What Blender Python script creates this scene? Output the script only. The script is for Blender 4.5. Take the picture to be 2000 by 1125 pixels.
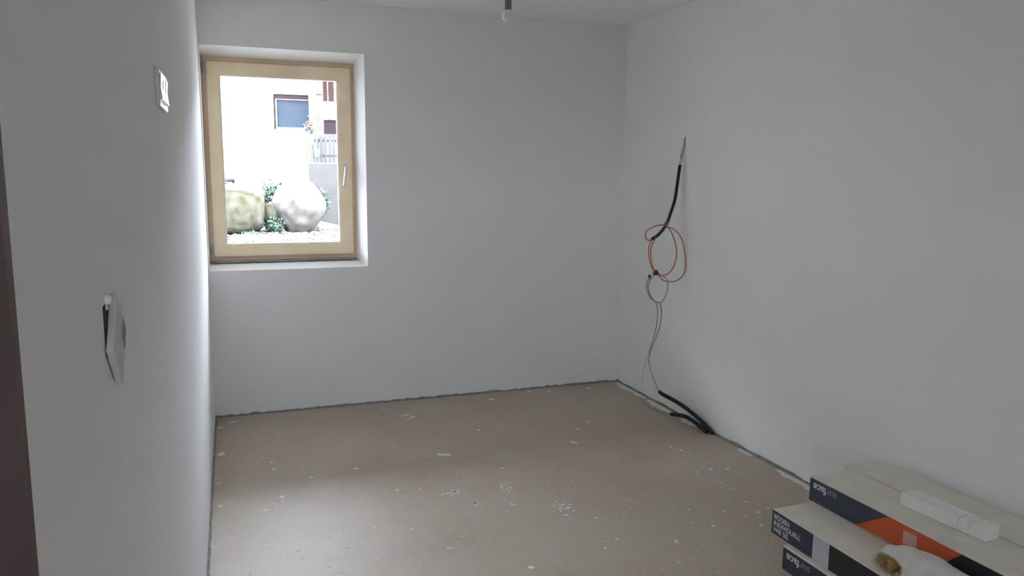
import bpy, bmesh, math, random
from mathutils import Vector, Matrix, noise

for o in list(bpy.data.objects):
    bpy.data.objects.remove(o, do_unlink=True)
SC = bpy.context.scene
COL = SC.collection

# ------------------------------------------------------------------ camera
W, D, H = 2.743, 4.906, 2.5          # room: x 0..W, window wall at y = D, ceiling at H
cam_data = bpy.data.cameras.new('camera')
cam_data.sensor_width = 36.0
cam_data.sensor_fit = 'HORIZONTAL'
cam_data.lens = 27.2037
cam_data.clip_start = 0.01
cam_data.clip_end = 200
cam = bpy.data.objects.new('camera', cam_data)
COL.objects.link(cam)
right = Vector((0.94042289, -0.33990249, 0.00843117))
down = Vector((-0.04150763, -0.13938193, -0.98936838))
fwd = Vector((0.33746393, 0.93007472, -0.14518651))
cam.matrix_world = Matrix((
    (right.x, -down.x, -fwd.x, 0.1412),
    (right.y, -down.y, -fwd.y, 0.0),
    (right.z, -down.z, -fwd.z, 1.48617),
    (0, 0, 0, 1)))
SC.camera = cam

# ------------------------------------------------------------------ light
world = bpy.data.worlds.new('overcast_sky')
SC.world = world
world.use_nodes = True
bg = world.node_tree.nodes['Background']
bg.inputs['Color'].default_value = (0.81, 0.86, 1.02, 1)
bg.inputs['Strength'].default_value = 82.0

SC.view_settings.view_transform = 'Standard'
SC.view_settings.look = 'None'
SC.view_settings.gamma = 1.0
SC.view_settings.exposure = 0.0
SC.view_settings.use_curve_mapping = False
SC.cycles.max_bounces = 12
SC.cycles.diffuse_bounces = 8
SC.cycles.transparent_max_bounces = 12
SC.cycles.use_denoising = True
SC.cycles.sample_clamp_indirect = 8.0

def portal(name, loc, rot, sx, sy):
    l = bpy.data.lights.new(name, 'AREA')
    l.shape = 'RECTANGLE'; l.size = sx; l.size_y = sy
    l.cycles.is_portal = True
    o = bpy.data.objects.new(name, l)
    o.location = loc; o.rotation_euler = rot
    COL.objects.link(o)
    return o
# sampling portal in the window opening (adds no light of its own)
portal('window_portal', (0.46, 4.906 + 0.29, 1.56), (math.radians(-90), 0, 0), 0.92, 1.26)

portal('rear_window_portal', (0.375, -3.42, 1.575), (math.radians(90), 0, 0), 0.47, 0.87)

# ------------------------------------------------------------------ materials
def nm(name):
    m = bpy.data.materials.new(name)
    m.use_nodes = True
    nt = m.node_tree
    b = nt.nodes['Principled BSDF']
    return m, nt, b

def rgba(c):
    return (c[0], c[1], c[2], 1)

def mat(name, col, rough=0.6, spec=0.5, var=0.06, scale=12.0, bump=0.0, bscale=200.0, metallic=0.0, col2=None):
    m, nt, b = nm(name)
    n = nt.nodes; l = nt.links
    b.inputs['Roughness'].default_value = rough
    b.inputs['Specular IOR Level'].default_value = spec
    b.inputs['Metallic'].default_value = metallic
    tc = n.new('ShaderNodeTexCoord')
    no = n.new('ShaderNodeTexNoise'); no.inputs['Scale'].default_value = scale
    no.inputs['Detail'].default_value = 5
    l.new(tc.outputs['Object'], no.inputs['Vector'])
    r = n.new('ShaderNodeValToRGB')
    a = [max(0, c * (1 - var)) for c in col]
    z = col2 if col2 else [min(1, c * (1 + var)) for c in col]
    r.color_ramp.elements[0].position = 0.3; r.color_ramp.elements[1].position = 0.7
    r.color_ramp.elements[0].color = rgba(a); r.color_ramp.elements[1].color = rgba(z)
    l.new(no.outputs['Fac'], r.inputs['Fac'])
    l.new(r.outputs['Color'], b.inputs['Base Color'])
    if bump:
        nb = n.new('ShaderNodeTexNoise'); nb.inputs['Scale'].default_value = bscale
        nb.inputs['Detail'].default_value = 3
        l.new(tc.outputs['Object'], nb.inputs['Vector'])
        bp = n.new('ShaderNodeBump'); bp.inputs['Strength'].default_value = bump
        bp.inputs['Distance'].default_value = 0.002
        l.new(nb.outputs['Fac'], bp.inputs['Height'])
        l.new(bp.outputs['Normal'], b.inputs['Normal'])
    return m

M = {}
M['wall'] = mat('white_wall_paint', (0.89, 0.89, 0.88), 0.75, 0.3, 0.01, 3, 0.35, 160)
M['ceiling'] = mat('white_ceiling_paint', (0.93, 0.93, 0.92), 0.85, 0.2, 0.01, 3, 0.2, 160)
M['dim_wall'] = mat('dim_unseen_wall', (0.26, 0.25, 0.24), 0.9, 0.2, 0.1, 5, 0.4, 60)  # unseen walls, darkened to cut bounce light near the camera
M['bounce_ground'] = mat('pale_bounce_ground', (0.50, 0.49, 0.47), 0.9, 0.2, 0.08, 3)  # unseen ground, made pale to bounce light up to the ceiling
M['jamb'] = mat('brown_door_lining', (0.13, 0.085, 0.075), 0.6, 0.3, 0.12, 8)
M['plaster'] = mat('loose_plaster', (0.72, 0.70, 0.66), 0.9, 0.2, 0.1, 25, 0.5, 90)
M['foam_strip'] = mat('grey_foam_strip', (0.27, 0.27, 0.26), 0.95, 0.1, 0.25, 30, 0.6, 60)
M['pine'] = mat('pine_frame_shaded', (0.66, 0.49, 0.34), 0.42, 0.4, 0.08, 6, col2=(0.72, 0.55, 0.39))  # same pine, darkened for the shade on the recessed frame
M['pine_glare'] = mat('pine_sash_with_glare', (0.90, 0.73, 0.50), 0.4, 0.4, 0.06, 6, col2=(0.95, 0.80, 0.58))  # same pine, lightened with the window's glare
M['seal'] = mat('pale_seal', (0.86, 0.84, 0.83), 0.6, 0.3)
M['alu'] = mat('brushed_aluminium', (0.62, 0.63, 0.66), 0.32, 0.5, 0.04, 30, metallic=0.8)
M['hinge'] = mat('grey_hinge', (0.42, 0.42, 0.45), 0.35, 0.5, 0.04, 30, metallic=0.6)
M['white_plastic'] = mat('white_gloss_plastic', (0.78, 0.78, 0.77), 0.12, 0.5, 0.02)
M['white_matt'] = mat('white_matt_plastic', (0.60, 0.585, 0.55), 0.4, 0.4, 0.03)
M['grey_patch'] = mat('dull_grey_patch', (0.34, 0.335, 0.32), 0.7, 0.3)
M['black_box'] = mat('black_mounting_box', (0.012, 0.012, 0.014), 0.6, 0.3)
M['bulb'] = mat('frosted_bulb', (0.86, 0.86, 0.86), 0.18, 0.5, 0.01)
M['socket'] = mat('grey_lampholder', (0.20, 0.20, 0.17), 0.5, 0.4)
M['black'] = mat('black_plastic', (0.012, 0.012, 0.013), 0.45, 0.5, 0.2, 20)
M['orange_wire'] = mat('orange_insulation', (0.50, 0.13, 0.065), 0.4, 0.4, 0.05)
M['grey_wire'] = mat('grey_insulation', (0.30, 0.31, 0.31), 0.45, 0.4, 0.05)
M['white_wire'] = mat('pale_insulation', (0.62, 0.62, 0.60), 0.45, 0.4, 0.05)
M['connector'] = mat('dark_red_connector', (0.13, 0.012, 0.03), 0.35, 0.5)
M['blue_tape'] = mat('blue_tape', (0.06, 0.11, 0.20), 0.5, 0.4)
M['carton'] = mat('pale_cardboard', (0.74, 0.70, 0.615), 0.7, 0.25, 0.07, 9, 0.1, 120)
M['navy'] = mat('navy_print', (0.034, 0.040, 0.062), 0.45, 0.4, 0.15, 10)
M['ink'] = mat('black_print', (0.014, 0.015, 0.018), 0.45, 0.4, 0.15, 10)
M['orange'] = mat('orange_print', (0.50, 0.085, 0.025), 0.45, 0.4, 0.06, 10)
M['label'] = mat('pale_label', (0.50, 0.52, 0.57), 0.5, 0.4, 0.05, 40)
M['sticker'] = mat('pinkish_sticker', (0.58, 0.36, 0.33), 0.5, 0.3, 0.05, 40)
M['text'] = mat('white_print', (0.72, 0.74, 0.78), 0.5, 0.3, 0.02)
M['text_thin'] = mat('grey_print', (0.40, 0.43, 0.48), 0.5, 0.3, 0.02)
M['text_blue'] = mat('blue_grey_print', (0.16, 0.20, 0.30), 0.5, 0.3, 0.02)
M['foam'] = mat('white_polystyrene', (0.88, 0.88, 0.86), 0.8, 0.3, 0.03, 60, 0.4, 300)
M['wool'] = mat('off_white_wool', (0.70, 0.67, 0.62), 0.95, 0.1, 0.08, 20, 0.6, 90)
M['wool_brown'] = mat('golden_brown_wool', (0.34, 0.20, 0.07), 0.95, 0.1, 0.35, 45, col2=(0.62, 0.45, 0.20))
M['facade'] = mat('white_render', (0.55, 0.55, 0.54), 0.9, 0.2, 0.02)
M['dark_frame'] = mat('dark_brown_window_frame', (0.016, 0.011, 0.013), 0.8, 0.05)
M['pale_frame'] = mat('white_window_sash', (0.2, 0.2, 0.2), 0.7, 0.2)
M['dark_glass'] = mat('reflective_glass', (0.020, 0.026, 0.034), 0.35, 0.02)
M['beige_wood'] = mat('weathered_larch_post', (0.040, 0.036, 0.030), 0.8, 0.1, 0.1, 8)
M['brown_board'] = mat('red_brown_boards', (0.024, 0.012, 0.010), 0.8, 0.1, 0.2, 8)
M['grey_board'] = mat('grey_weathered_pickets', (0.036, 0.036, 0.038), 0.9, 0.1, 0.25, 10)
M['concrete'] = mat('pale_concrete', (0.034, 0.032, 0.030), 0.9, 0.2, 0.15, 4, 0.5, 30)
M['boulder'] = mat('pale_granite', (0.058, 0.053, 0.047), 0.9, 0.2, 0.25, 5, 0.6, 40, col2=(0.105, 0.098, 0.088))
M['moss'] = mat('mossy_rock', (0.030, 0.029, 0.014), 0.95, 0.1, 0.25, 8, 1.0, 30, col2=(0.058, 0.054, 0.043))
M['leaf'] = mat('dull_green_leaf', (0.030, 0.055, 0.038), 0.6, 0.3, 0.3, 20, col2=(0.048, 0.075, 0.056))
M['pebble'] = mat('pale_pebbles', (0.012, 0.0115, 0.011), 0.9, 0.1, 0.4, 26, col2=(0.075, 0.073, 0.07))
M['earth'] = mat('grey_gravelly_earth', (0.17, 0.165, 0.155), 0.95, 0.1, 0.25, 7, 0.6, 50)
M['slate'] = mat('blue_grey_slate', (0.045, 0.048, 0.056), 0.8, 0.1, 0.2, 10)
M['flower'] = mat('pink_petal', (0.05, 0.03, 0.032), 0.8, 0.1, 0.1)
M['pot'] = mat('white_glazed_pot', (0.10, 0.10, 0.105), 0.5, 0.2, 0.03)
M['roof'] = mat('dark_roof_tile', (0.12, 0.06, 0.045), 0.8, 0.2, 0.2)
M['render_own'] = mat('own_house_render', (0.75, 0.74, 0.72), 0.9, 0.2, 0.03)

def floor_mat():
    m, nt, b = nm('bare_screed')
    n = nt.nodes; l = nt.links
    tc = n.new('ShaderNodeTexCoord')
    n1 = n.new('ShaderNodeTexNoise'); n1.inputs['Scale'].default_value = 1.7; n1.inputs['Detail'].default_value = 8
    n1.inputs['Roughness'].default_value = 0.6
    l.new(tc.outputs['Object'], n1.inputs['Vector'])
    r1 = n.new('ShaderNodeValToRGB')
    e = r1.color_ramp.elements
    e[0].position = 0.32; e[0].color = (0.395, 0.325, 0.25, 1)
    e[1].position = 0.70; e[1].color = (0.465, 0.40, 0.33, 1)
    l.new(n1.outputs['Fac'], r1.inputs['Fac'])
    n2 = n.new('ShaderNodeTexNoise'); n2.inputs['Scale'].default_value = 55; n2.inputs['Detail'].default_value = 6
    l.new(tc.outputs['Object'], n2.inputs['Vector'])
    mx = n.new('ShaderNodeMixRGB'); mx.blend_type = 'OVERLAY'; mx.inputs['Fac'].default_value = 0.22
    l.new(r1.outputs['Color'], mx.inputs['Color1']); l.new(n2.outputs['Color'], mx.inputs['Color2'])
    # small pale paint specks
    vo = n.new('ShaderNodeTexVoronoi'); vo.inputs['Scale'].default_value = 26
    l.new(tc.outputs['Object'], vo.inputs['Vector'])
    lt = n.new('ShaderNodeMath'); lt.operation = 'LESS_THAN'; lt.inputs[1].default_value = 0.07
    l.new(vo.outputs['Distance'], lt.inputs[0])
    sx = n.new('ShaderNodeSeparateColor'); l.new(vo.outputs['Color'], sx.inputs['Color'])
    gt = n.new('ShaderNodeMath'); gt.operation = 'GREATER_THAN'; gt.inputs[1].default_value = 0.86
    l.new(sx.outputs['Red'], gt.inputs[0])
    mu = n.new('ShaderNodeMath'); mu.operation = 'MULTIPLY'
    l.new(lt.outputs[0], mu.inputs[0]); l.new(gt.outputs[0], mu.inputs[1])
    mu2 = n.new('ShaderNodeMath'); mu2.operation = 'MULTIPLY'; mu2.inputs[1].default_value = 0.45
    l.new(mu.outputs[0], mu2.inputs[0])
    m2 = n.new('ShaderNodeMixRGB'); m2.inputs['Color2'].default_value = (0.62, 0.60, 0.57, 1)
    l.new(mu2.outputs[0], m2.inputs['Fac']); l.new(mx.outputs['Color'], m2.inputs['Color1'])
    l.new(m2.outputs['Color'], b.inputs['Base Color'])
    b.inputs['Roughness'].default_value = 0.55
    b.inputs['Specular IOR Level'].default_value = 0.4
    bp = n.new('ShaderNodeBump'); bp.inputs['Strength'].default_value = 0.25; bp.inputs['Distance'].default_value = 0.002
    l.new(n2.outputs['Fac'], bp.inputs['Height']); l.new(bp.outputs['Normal'], b.inputs['Normal'])
    return m
M['floor'] = floor_mat()

def glass_mat():
    m = bpy.data.materials.new('window_glass'); m.use_nodes = True
    nt = m.node_tree; n = nt.nodes; l = nt.links
    n.clear()
    out = n.new('ShaderNodeOutputMaterial')
    t = n.new('ShaderNodeBsdfTransparent'); t.inputs['Color'].default_value = (0.96, 0.98, 0.97, 1)
    g = n.new('ShaderNodeBsdfGlossy'); g.inputs['Roughness'].default_value = 0.01
    lw = n.new('ShaderNodeLayerWeight'); lw.inputs['Blend'].default_value = 0.5
    pw = n.new('ShaderNodeMath'); pw.operation = 'POWER'; pw.inputs[1].default_value = 5.0
    fr = n.new('ShaderNodeMath'); fr.operation = 'MULTIPLY_ADD'; fr.inputs[1].default_value = 0.9; fr.inputs[2].default_value = 0.04
    l.new(lw.outputs['Facing'], pw.inputs[0]); l.new(pw.outputs[0], fr.inputs[0])
    mx = n.new('ShaderNodeMixShader')
    l.new(fr.outputs[0], mx.inputs[0]); l.new(t.outputs[0], mx.inputs[1]); l.new(g.outputs[0], mx.inputs[2])
    l.new(mx.outputs[0], out.inputs['Surface'])
    return m
M['glass'] = glass_mat()

# ------------------------------------------------------------------ helpers
def obj(name, bm, m, parent=None, smooth=False):
    me = bpy.data.meshes.new(name)
    bmesh.ops.recalc_face_normals(bm, faces=bm.faces)
    bm.to_mesh(me); bm.free()
    if smooth:
        for p in me.polygons: p.use_smooth = True
    me.materials.append(m)
    o = bpy.data.objects.new(name, me)
    COL.objects.link(o)
    if parent:
        o.parent = parent
    return o

def empty(name, loc=(0, 0, 0), rz=0.0):
    o = bpy.data.objects.new(name, None)
    o.empty_display_size = 0.05
    o.location = loc; o.rotation_euler = (0, 0, rz)
    COL.objects.link(o)
    return o

def tag(o, label=None, cat=None, group=None, kind=None):
    if label: o['label'] = label
    if cat: o['category'] = cat
    if group: o['group'] = group
    if kind: o['kind'] = kind
    return o

def struct(name, bm, m, parent=None, smooth=False):
    o = obj(name, bm, m, parent, smooth)
    if not parent: o['kind'] = 'structure'
    return o

def add_box(bm, lo, hi, bev=0.0, seg=2):
    r = bmesh.ops.create_cube(bm, size=1.0)
    vs = r['verts']
    for v in vs:
        v.co = Vector([lo[i] + (v.co[i] + 0.5) * (hi[i] - lo[i]) for i in range(3)])
    if bev:
        es = list({e for v in vs for e in v.link_edges})
        bmesh.ops.bevel(bm, geom=es, offset=bev, segments=seg, affect='EDGES', profile=0.5)
    return bm

def bx(lo, hi, bev=0.0, seg=2):
    return add_box(bmesh.new(), lo, hi, bev, seg)

def frame_bm(x0, x1, z0, z1, y0, y1, w, bev=0.003):
    """mitred rectangular frame ring in the xz plane; w = (left, right, bottom, top)"""
    bm = bmesh.new()
    l, r, b, t = w
    o = [(x0, z0), (x1, z0), (x1, z1), (x0, z1)]
    i = [(x0 + l, z0 + b), (x1 - r, z0 + b), (x1 - r, z1 - t), (x0 + l, z1 - t)]
    V = [[bm.verts.new((p[0], y, p[1])) for p in ring] for ring in (o, i) for y in (y0, y1)]
    of, ob, inf, inb = V
    for k in range(4):
        j = (k + 1) % 4
        bm.faces.new((of[k], of[j], inf[j], inf[k]))
        bm.faces.new((ob[k], inb[k], inb[j], ob[j]))
        bm.faces.new((of[k], ob[k], ob[j], of[j]))
        bm.faces.new((inf[k], inf[j], inb[j], inb[k]))
    bmesh.ops.recalc_face_normals(bm, faces=bm.faces)
    if bev:
        es = [e for e in bm.edges if e.calc_face_angle(0) > 0.3]
        bmesh.ops.bevel(bm, geom=es, offset=bev, segments=2, affect='EDGES')
    return bm

def smooth_path(pts, n=8):
    P = [Vector(p) for p in pts]
    P = [2 * P[0] - P[1]] + P + [2 * P[-1] - P[-2]]
    out = []
    for i in range(1, len(P) - 2):
        for k in range(n):
            t = k / n
            a, b, c, d = P[i - 1], P[i], P[i + 1], P[i + 2]
            out.append(0.5 * ((2 * b) + (c - a) * t + (2 * a - 5 * b + 4 * c - d) * t * t + (3 * b - a - 3 * c + d) * t ** 3))
    out.append(P[-2])
    return out

def tube(pts, r, seg=8, n=8, rib=0.0, bm=None):
    """tube along a smoothed path; rib > 0 makes a corrugated conduit"""
    if bm is None: bm = bmesh.new()
    path = smooth_path(pts, n) if n else [Vector(p) for p in pts]
    if rib:
        dense = []; step = 0.0022
        for a, b in zip(path, path[1:]):
            k = max(1, int((b - a).length / step))
            dense += [a.lerp(b, q / k) for q in range(k)]
        path = dense + [path[-1]]
    t0 = (path[1] - path[0]).normalized()
    up = Vector((0, 0, 1)) if abs(t0.z) < 0.9 else Vector((1, 0, 0))
    u = t0.cross(up).normalized()
    rings = []
    for i, p in enumerate(path):
        a = path[max(0, i - 1)]; b = path[min(len(path) - 1, i + 1)]
        t = (b - a)
        t = t.normalized() if t.length > 1e-9 else t0
        u = (u - t * u.dot(t)).normalized()
        v = t.cross(u)
        rr = r * (1 - rib * (i % 2)) if rib else r
        rings.append([bm.verts.new(p + (u * math.cos(2 * math.pi * k / seg) + v * math.sin(2 * math.pi * k / seg)) * rr) for k in range(seg)])
    for A, B in zip(rings, rings[1:]):
        for k in range(seg):
            bm.faces.new((A[k], A[(k + 1) % seg], B[(k + 1) % seg], B[k]))
    bm.faces.new(rings[0][::-1]); bm.faces.new(rings[-1])
    return bm

def lathe(prof, seg=24, c=(0, 0, 0)):
    bm = bmesh.new()
    rings = []
    for r, z in prof:
        if r < 1e-6:
            rings.append([bm.verts.new((c[0], c[1], c[2] + z))])
        else:
            rings.append([bm.verts.new((c[0] + r * math.cos(2 * math.pi * k / seg), c[1] + r * math.sin(2 * math.pi * k / seg), c[2] + z)) for k in range(seg)])
    for A, B in zip(rings, rings[1:]):
        for k in range(seg):
            a = A[k % len(A)]; a2 = A[(k + 1) % len(A)]; b = B[k % len(B)]; b2 = B[(k + 1) % len(B)]
            f = [a]
            for q in (a2, b2, b):
                if q not in f: f.append(q)
            if len(f) >= 3: bm.faces.new(f)
    return bm

def text_bm(body, height, bold=0.0, spacing=1.0):
    """font outline turned into a flat mesh, lower left corner at the origin; returns bmesh, width"""
    cu = bpy.data.curves.new('lettering', 'FONT')
    cu.body = body; cu.size = 1.0; cu.offset = bold; cu.space_character = spacing
    cu.extrude = 0.0
    to = bpy.data.objects.new('lettering_source', cu)
    COL.objects.link(to)
    bpy.context.view_layer.update()
    dg = bpy.context.evaluated_depsgraph_get()
    me = to.evaluated_get(dg).to_mesh()
    bm = bmesh.new(); bm.from_mesh(me)
    to.evaluated_get(dg).to_mesh_clear()
    bpy.data.objects.remove(to, do_unlink=True); bpy.data.curves.remove(cu)
    s = height / 0.69
    for v in bm.verts: v.co *= s
    w = max(v.co.x for v in bm.verts) if bm.verts else 0
    return bm, w

# ------------------------------------------------------------------ the room shell
YF = -3.2                      # wall behind the camera
NX0, NX1, NZ0, NZ1 = 0.006, 0.946, 0.900, 2.207      # window niche, room side
FY = D + 0.18                  # window frame plane
FX0, FX1, FZ0, FZ1 = 0.006, 0.906, 0.936, 2.168      # window frame
WT = 0.27                      # wall thickness

def back_wall():
    bm = bmesh.new()
    def ring(y, x0, x1, z0, z1):
        return [bm.verts.new(p) for p in ((x0, y, z0), (x1, y, z0), (x1, y, z1), (x0, y, z1))]
    def bridge(a, b):
        for k in range(4):
            j = (k + 1) % 4
            bm.faces.new((a[k], a[j], b[j], b[k]))
    o1 = ring(D, -0.45, W + 0.3, -0.1, H + 0.1)
    a = ring(D, NX0, NX1, NZ0, NZ1)
    b = ring(FY, FX0, FX1, FZ0, FZ1)
    b2 = ring(FY, FX0, FX1, FZ0, FZ1)
    c = ring(FY + 0.075, FX0, FX1, FZ0, FZ1)
    d = ring(D + WT, FX0, FX1, FZ0, FZ1)
    o2 = ring(D + WT, -0.45, W + 0.3, -0.1, H + 0.1)
    bridge(o1, a); bridge(a, b); bridge(b, c); bridge(c, d); bridge(d, o2); bridge(o2, o1)
    bmesh.ops.remove_doubles(bm, verts=bm.verts, dist=1e-5)
    return bm
struct('wall_back', back_wall(), M['wall'])
struct('wall_right', bx((W, YF - 0.2, -0.1), (W + 0.3, D, H + 0.1)), M['wall'])
# left wall ends at a doorway close to the camera
LE = 0.607
bm = bx((-0.15, LE, -0.1), (0.0, D, H + 0.1))
struct('wall_left', bm, M['wall'])
bm = bx((-0.15, -0.35, 2.08), (0.0, LE, H + 0.1))
add_box(bm, (-0.15, YF - 0.2, -0.1), (0.0, -0.35, H + 0.1))
struct('wall_left_door', bm, M['wall'])
# wall behind the camera, with a second window
QX0, QX1, QZ0, QZ1 = 0.15, 0.60, 1.15, 1.92
bm = bx((0.0, YF - 0.2, -0.1), (QX0, YF, H + 0.1))
add_box(bm, (QX1, YF - 0.2, -0.1), (W, YF, H + 0.1))
add_box(bm, (QX0, YF - 0.2, -0.1), (QX1, YF, QZ0))
add_box(bm, (QX0, YF - 0.2, QZ1), (QX1, YF, H + 0.1))
struct('wall_front', bm, M['dim_wall'])
struct('floor', bx((-1.6, YF - 0.2, -0.1), (W, D, 0.0)), M['floor'])
struct('ceiling', bx((-1.6, YF - 0.2, H), (W, D, H + 0.1)), M['ceiling'])
# hall beyond the doorway
struct('wall_hall', bx((-1.7, -1.6, -0.1), (-1.6, 2.0, H + 0.1)), M['dim_wall'])
bm = bx((-1.6, 1.9, -0.1), (-0.15, 2.0, H + 0.1))
add_box(bm, (-1.6, -1.6, -0.1), (-0.15, -1.5, H + 0.1))
struct('wall_hall_end', bm, M['dim_wall'])
# brown lining on the doorway's end face
struct('trim_1', bx((-0.16, LE - 0.018, 0.0), (0.0, LE, 2.08)), M['jamb'])

# foam edge strip left standing round the screed
def edge_strip(name, a, b, nrm, seed):
    rnd = random.Random(seed)
    bm = bmesh.new()
    a = Vector(a); b = Vector(b); nrm = Vector(nrm)
    n = 90
    prev = None
    for i in range(n + 1):
        p = a.lerp(b, i / n)
        t = 0.009 + rnd.uniform(-0.002, 0.003)
        h = 0.010 + rnd.uniform(-0.004, 0.006)
        cur = [bm.verts.new(p), bm.verts.new(p + nrm * t), bm.verts.new(p + nrm * t + Vector((0, 0, h))), bm.verts.new(p + Vector((0, 0, h)))]
        if prev:
            for k in range(4):
                bm.faces.new((prev[k], prev[(k + 1) % 4], cur[(k + 1) % 4], cur[k]))
        else:
            bm.faces.new(cur)
        prev = cur
    bm.faces.new(prev)
    struct(name, bm, M['foam_strip'])
edge_strip('trim_2', (0, D, 0), (W, D, 0), (0, -1, 0), 1)
edge_strip('trim_3', (W, D - 0.012, 0), (W, YF, 0), (-1, 0, 0), 2)
edge_strip('trim_4', (0, LE + 0.05, 0), (0, D - 0.012, 0), (1, 0, 0), 3)

# ------------------------------------------------------------------ window
win = tag(empty('window_1', (0.46, FY, FZ0)), kind='structure')
def wpart(name, bm, m, parent=None, smooth=False):
    o = obj(name, bm, m, parent or win, smooth)
    if not parent: o.matrix_parent_inverse = Matrix.Translation(win.location).inverted()
    return o
wpart('window_frame', frame_bm(FX0, FX1, FZ0, FZ1, FY, FY + 0.07, (0.045, 0.045, 0.055, 0.05)), M['pine'])
SX0, SX1, SZ0, SZ1 = 0.037, 0.882, 0.970, 2.137
sash = wpart('window_sash', frame_bm(SX0, SX1, SZ0, SZ1, FY - 0.018, FY + 0.05, (0.071, 0.081, 0.073, 0.076), 0.005), M['pine_glare'])
wpart('glazing_seal', frame_bm(0.1070, 0.8025, 1.0410, 2.0630, FY - 0.008, FY + 0.03, (0.007, 0.007, 0.007, 0.007), 0.0015), M['seal'])
wpart('pane', bx((0.109, FY + 0.008, 1.043), (0.800, FY + 0.012, 2.061)), M['glass'])
# handle
hb = wpart('window_handle', bx((0.8265, FY - 0.026, 1.480), (0.8505, FY - 0.0178, 1.540), 0.004), M['alu'])
hl = tube([(0.839, FY - 0.024, 1.513), (0.839, FY - 0.055, 1.513)], 0.008, 12, 4)
def on_handle(name, bm, m):
    o = obj(name, bm, m, hb, True)
    o.matrix_parent_inverse = Matrix.Translation(win.location).inverted() @ Matrix.Translation(win.location)
on_handle('handle_neck', hl, M['alu'])
lv = tube([(0.840, FY - 0.058, 1.526), (0.837, FY - 0.060, 1.50), (0.831, FY - 0.060, 1.45), (0.826, FY - 0.058, 1.405)], 0.0085, 12, 6)
on_handle('handle_lever', lv, M['alu'])
# hinges on the left stile
for z in (2.066, 0.980):
    bm = tube([(0.027, FY - 0.026, z), (0.027, FY - 0.026, z + 0.066)], 0.0075, 12, 2)
    add_box(bm, (0.020, FY - 0.022, z + 0.004), (0.036, FY + 0.0005, z + 0.062))
    wpart('window_hinge', bm, M['hinge'], None, False)
# grey sealing tape strip under the frame, on the dusty sill
wpart('sill_joint', bx((0.012, FY - 0.05, 0.9345), (0.902, FY + 0.002, 0.942), 0.002), M['foam_strip'])
# outer sill plate
wpart('outer_sill', bx((FX0, FY + 0.0705, 0.936), (FX1, D + WT + 0.04, 0.946), 0.002), M['alu'])

win2 = tag(empty('window_2', (0.375, YF - 0.1, QZ0)), kind='structure')
for nm_, bm_, m_ in (('window_frame', frame_bm(QX0, QX1, QZ0, QZ1, YF - 0.16, YF - 0.09, (0.07, 0.07, 0.07, 0.07)), M['pine']),
                     ('pane', bx((QX0 + 0.065, YF - 0.13, QZ0 + 0.065), (QX1 - 0.065, YF - 0.126, QZ1 - 0.065)), M['glass'])):
    o = obj(nm_, bm_, m_, win2)
    o.matrix_parent_inverse = Matrix.Translation(win2.location).inverted()

# ------------------------------------------------------------------ bare bulb
BX, BY = 1.370, 3.470
bl = tag(empty('light_bulb', (BX, BY, 2.1735)), 'bare white bulb in grey lampholder hanging from the ceiling', 'light bulb')
prof = [(0, 0), (0.010, 0.0015), (0.0195, 0.007), (0.0262, 0.016), (0.0288, 0.026), (0.0292, 0.035), (0.0275, 0.043), (0.0215, 0.050), (0.0150, 0.056), (0, 0.058)]
obj('bulb', lathe(prof, 32), M['bulb'], bl, True)
prof = [(0, 0.054), (0.0145, 0.054), (0.0155, 0.060), (0.0155, 0.098), (0.019, 0.100), (0.019, 0.106), (0.015, 0.112), (0.009, 0.122), (0, 0.124)]
obj('lampholder', lathe(prof, 28), M['socket'], bl, False)
obj('cord', tube([(0, 0, 0.122), (0.006, 0.002, 0.17), (0.002, 0, 0.24), (0, 0, 0.3270)], 0.0035, 8, 6), M['black'], bl, True)
obj('terminal_block', bx((0.012, -0.008, 0.104), (0.027, 0.008, 0.124), 0.002), M['black'], bl)

# ------------------------------------------------------------------ switch plates on the left wall
sp = tag(empty('switch_plate', (0, 1.96, 1.668)), 'white three-gang switch plate on left wall, catching the window light', 'switch')
y0, y1, z0, z1 = 1.85, 2.075, 1.626, 1.707
bm = bmesh.new()
add_box(bm, (0.0, y0 - 1.96, z0 - 1.668), (0.009, y1 - 1.96, z1 - 1.668), 0.003, 3)
obj('frame', bm, M['white_plastic'], sp)
for k in range(3):
    yc = y0 + 0.041 + 0.0715 * k - 1.96
    bm = bmesh.new()
    v = []
    for (yy, zz, xx) in ((yc - 0.028, -0.028, 0.0135), (yc + 0.028, -0.028, 0.0135), (yc + 0.028, 0.0, 0.0105), (yc - 0.028, 0.0, 0.0105), (yc + 0.028, 0.028, 0.0125), (yc - 0.028, 0.028, 0.0125)):
        v.append((bm.verts.new((xx, yy, zz)), bm.verts.new((0.0085, yy, zz))))
    for q in ((0, 1, 2, 3), (3, 2, 4, 5)):
        bm.faces.new([v[i][0] for i in q]); bm.faces.new([v[i][1] for i in q][::-1])
    for q in ((0, 1), (1, 2), (2, 4), (4, 5), (5, 3), (3, 0)):
        bm.faces.new((v[q[0]][0], v[q[0]][1], v[q[1]][1], v[q[1]][0]))
    obj('rocker', bm, M['white_plastic'], sp)

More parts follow.
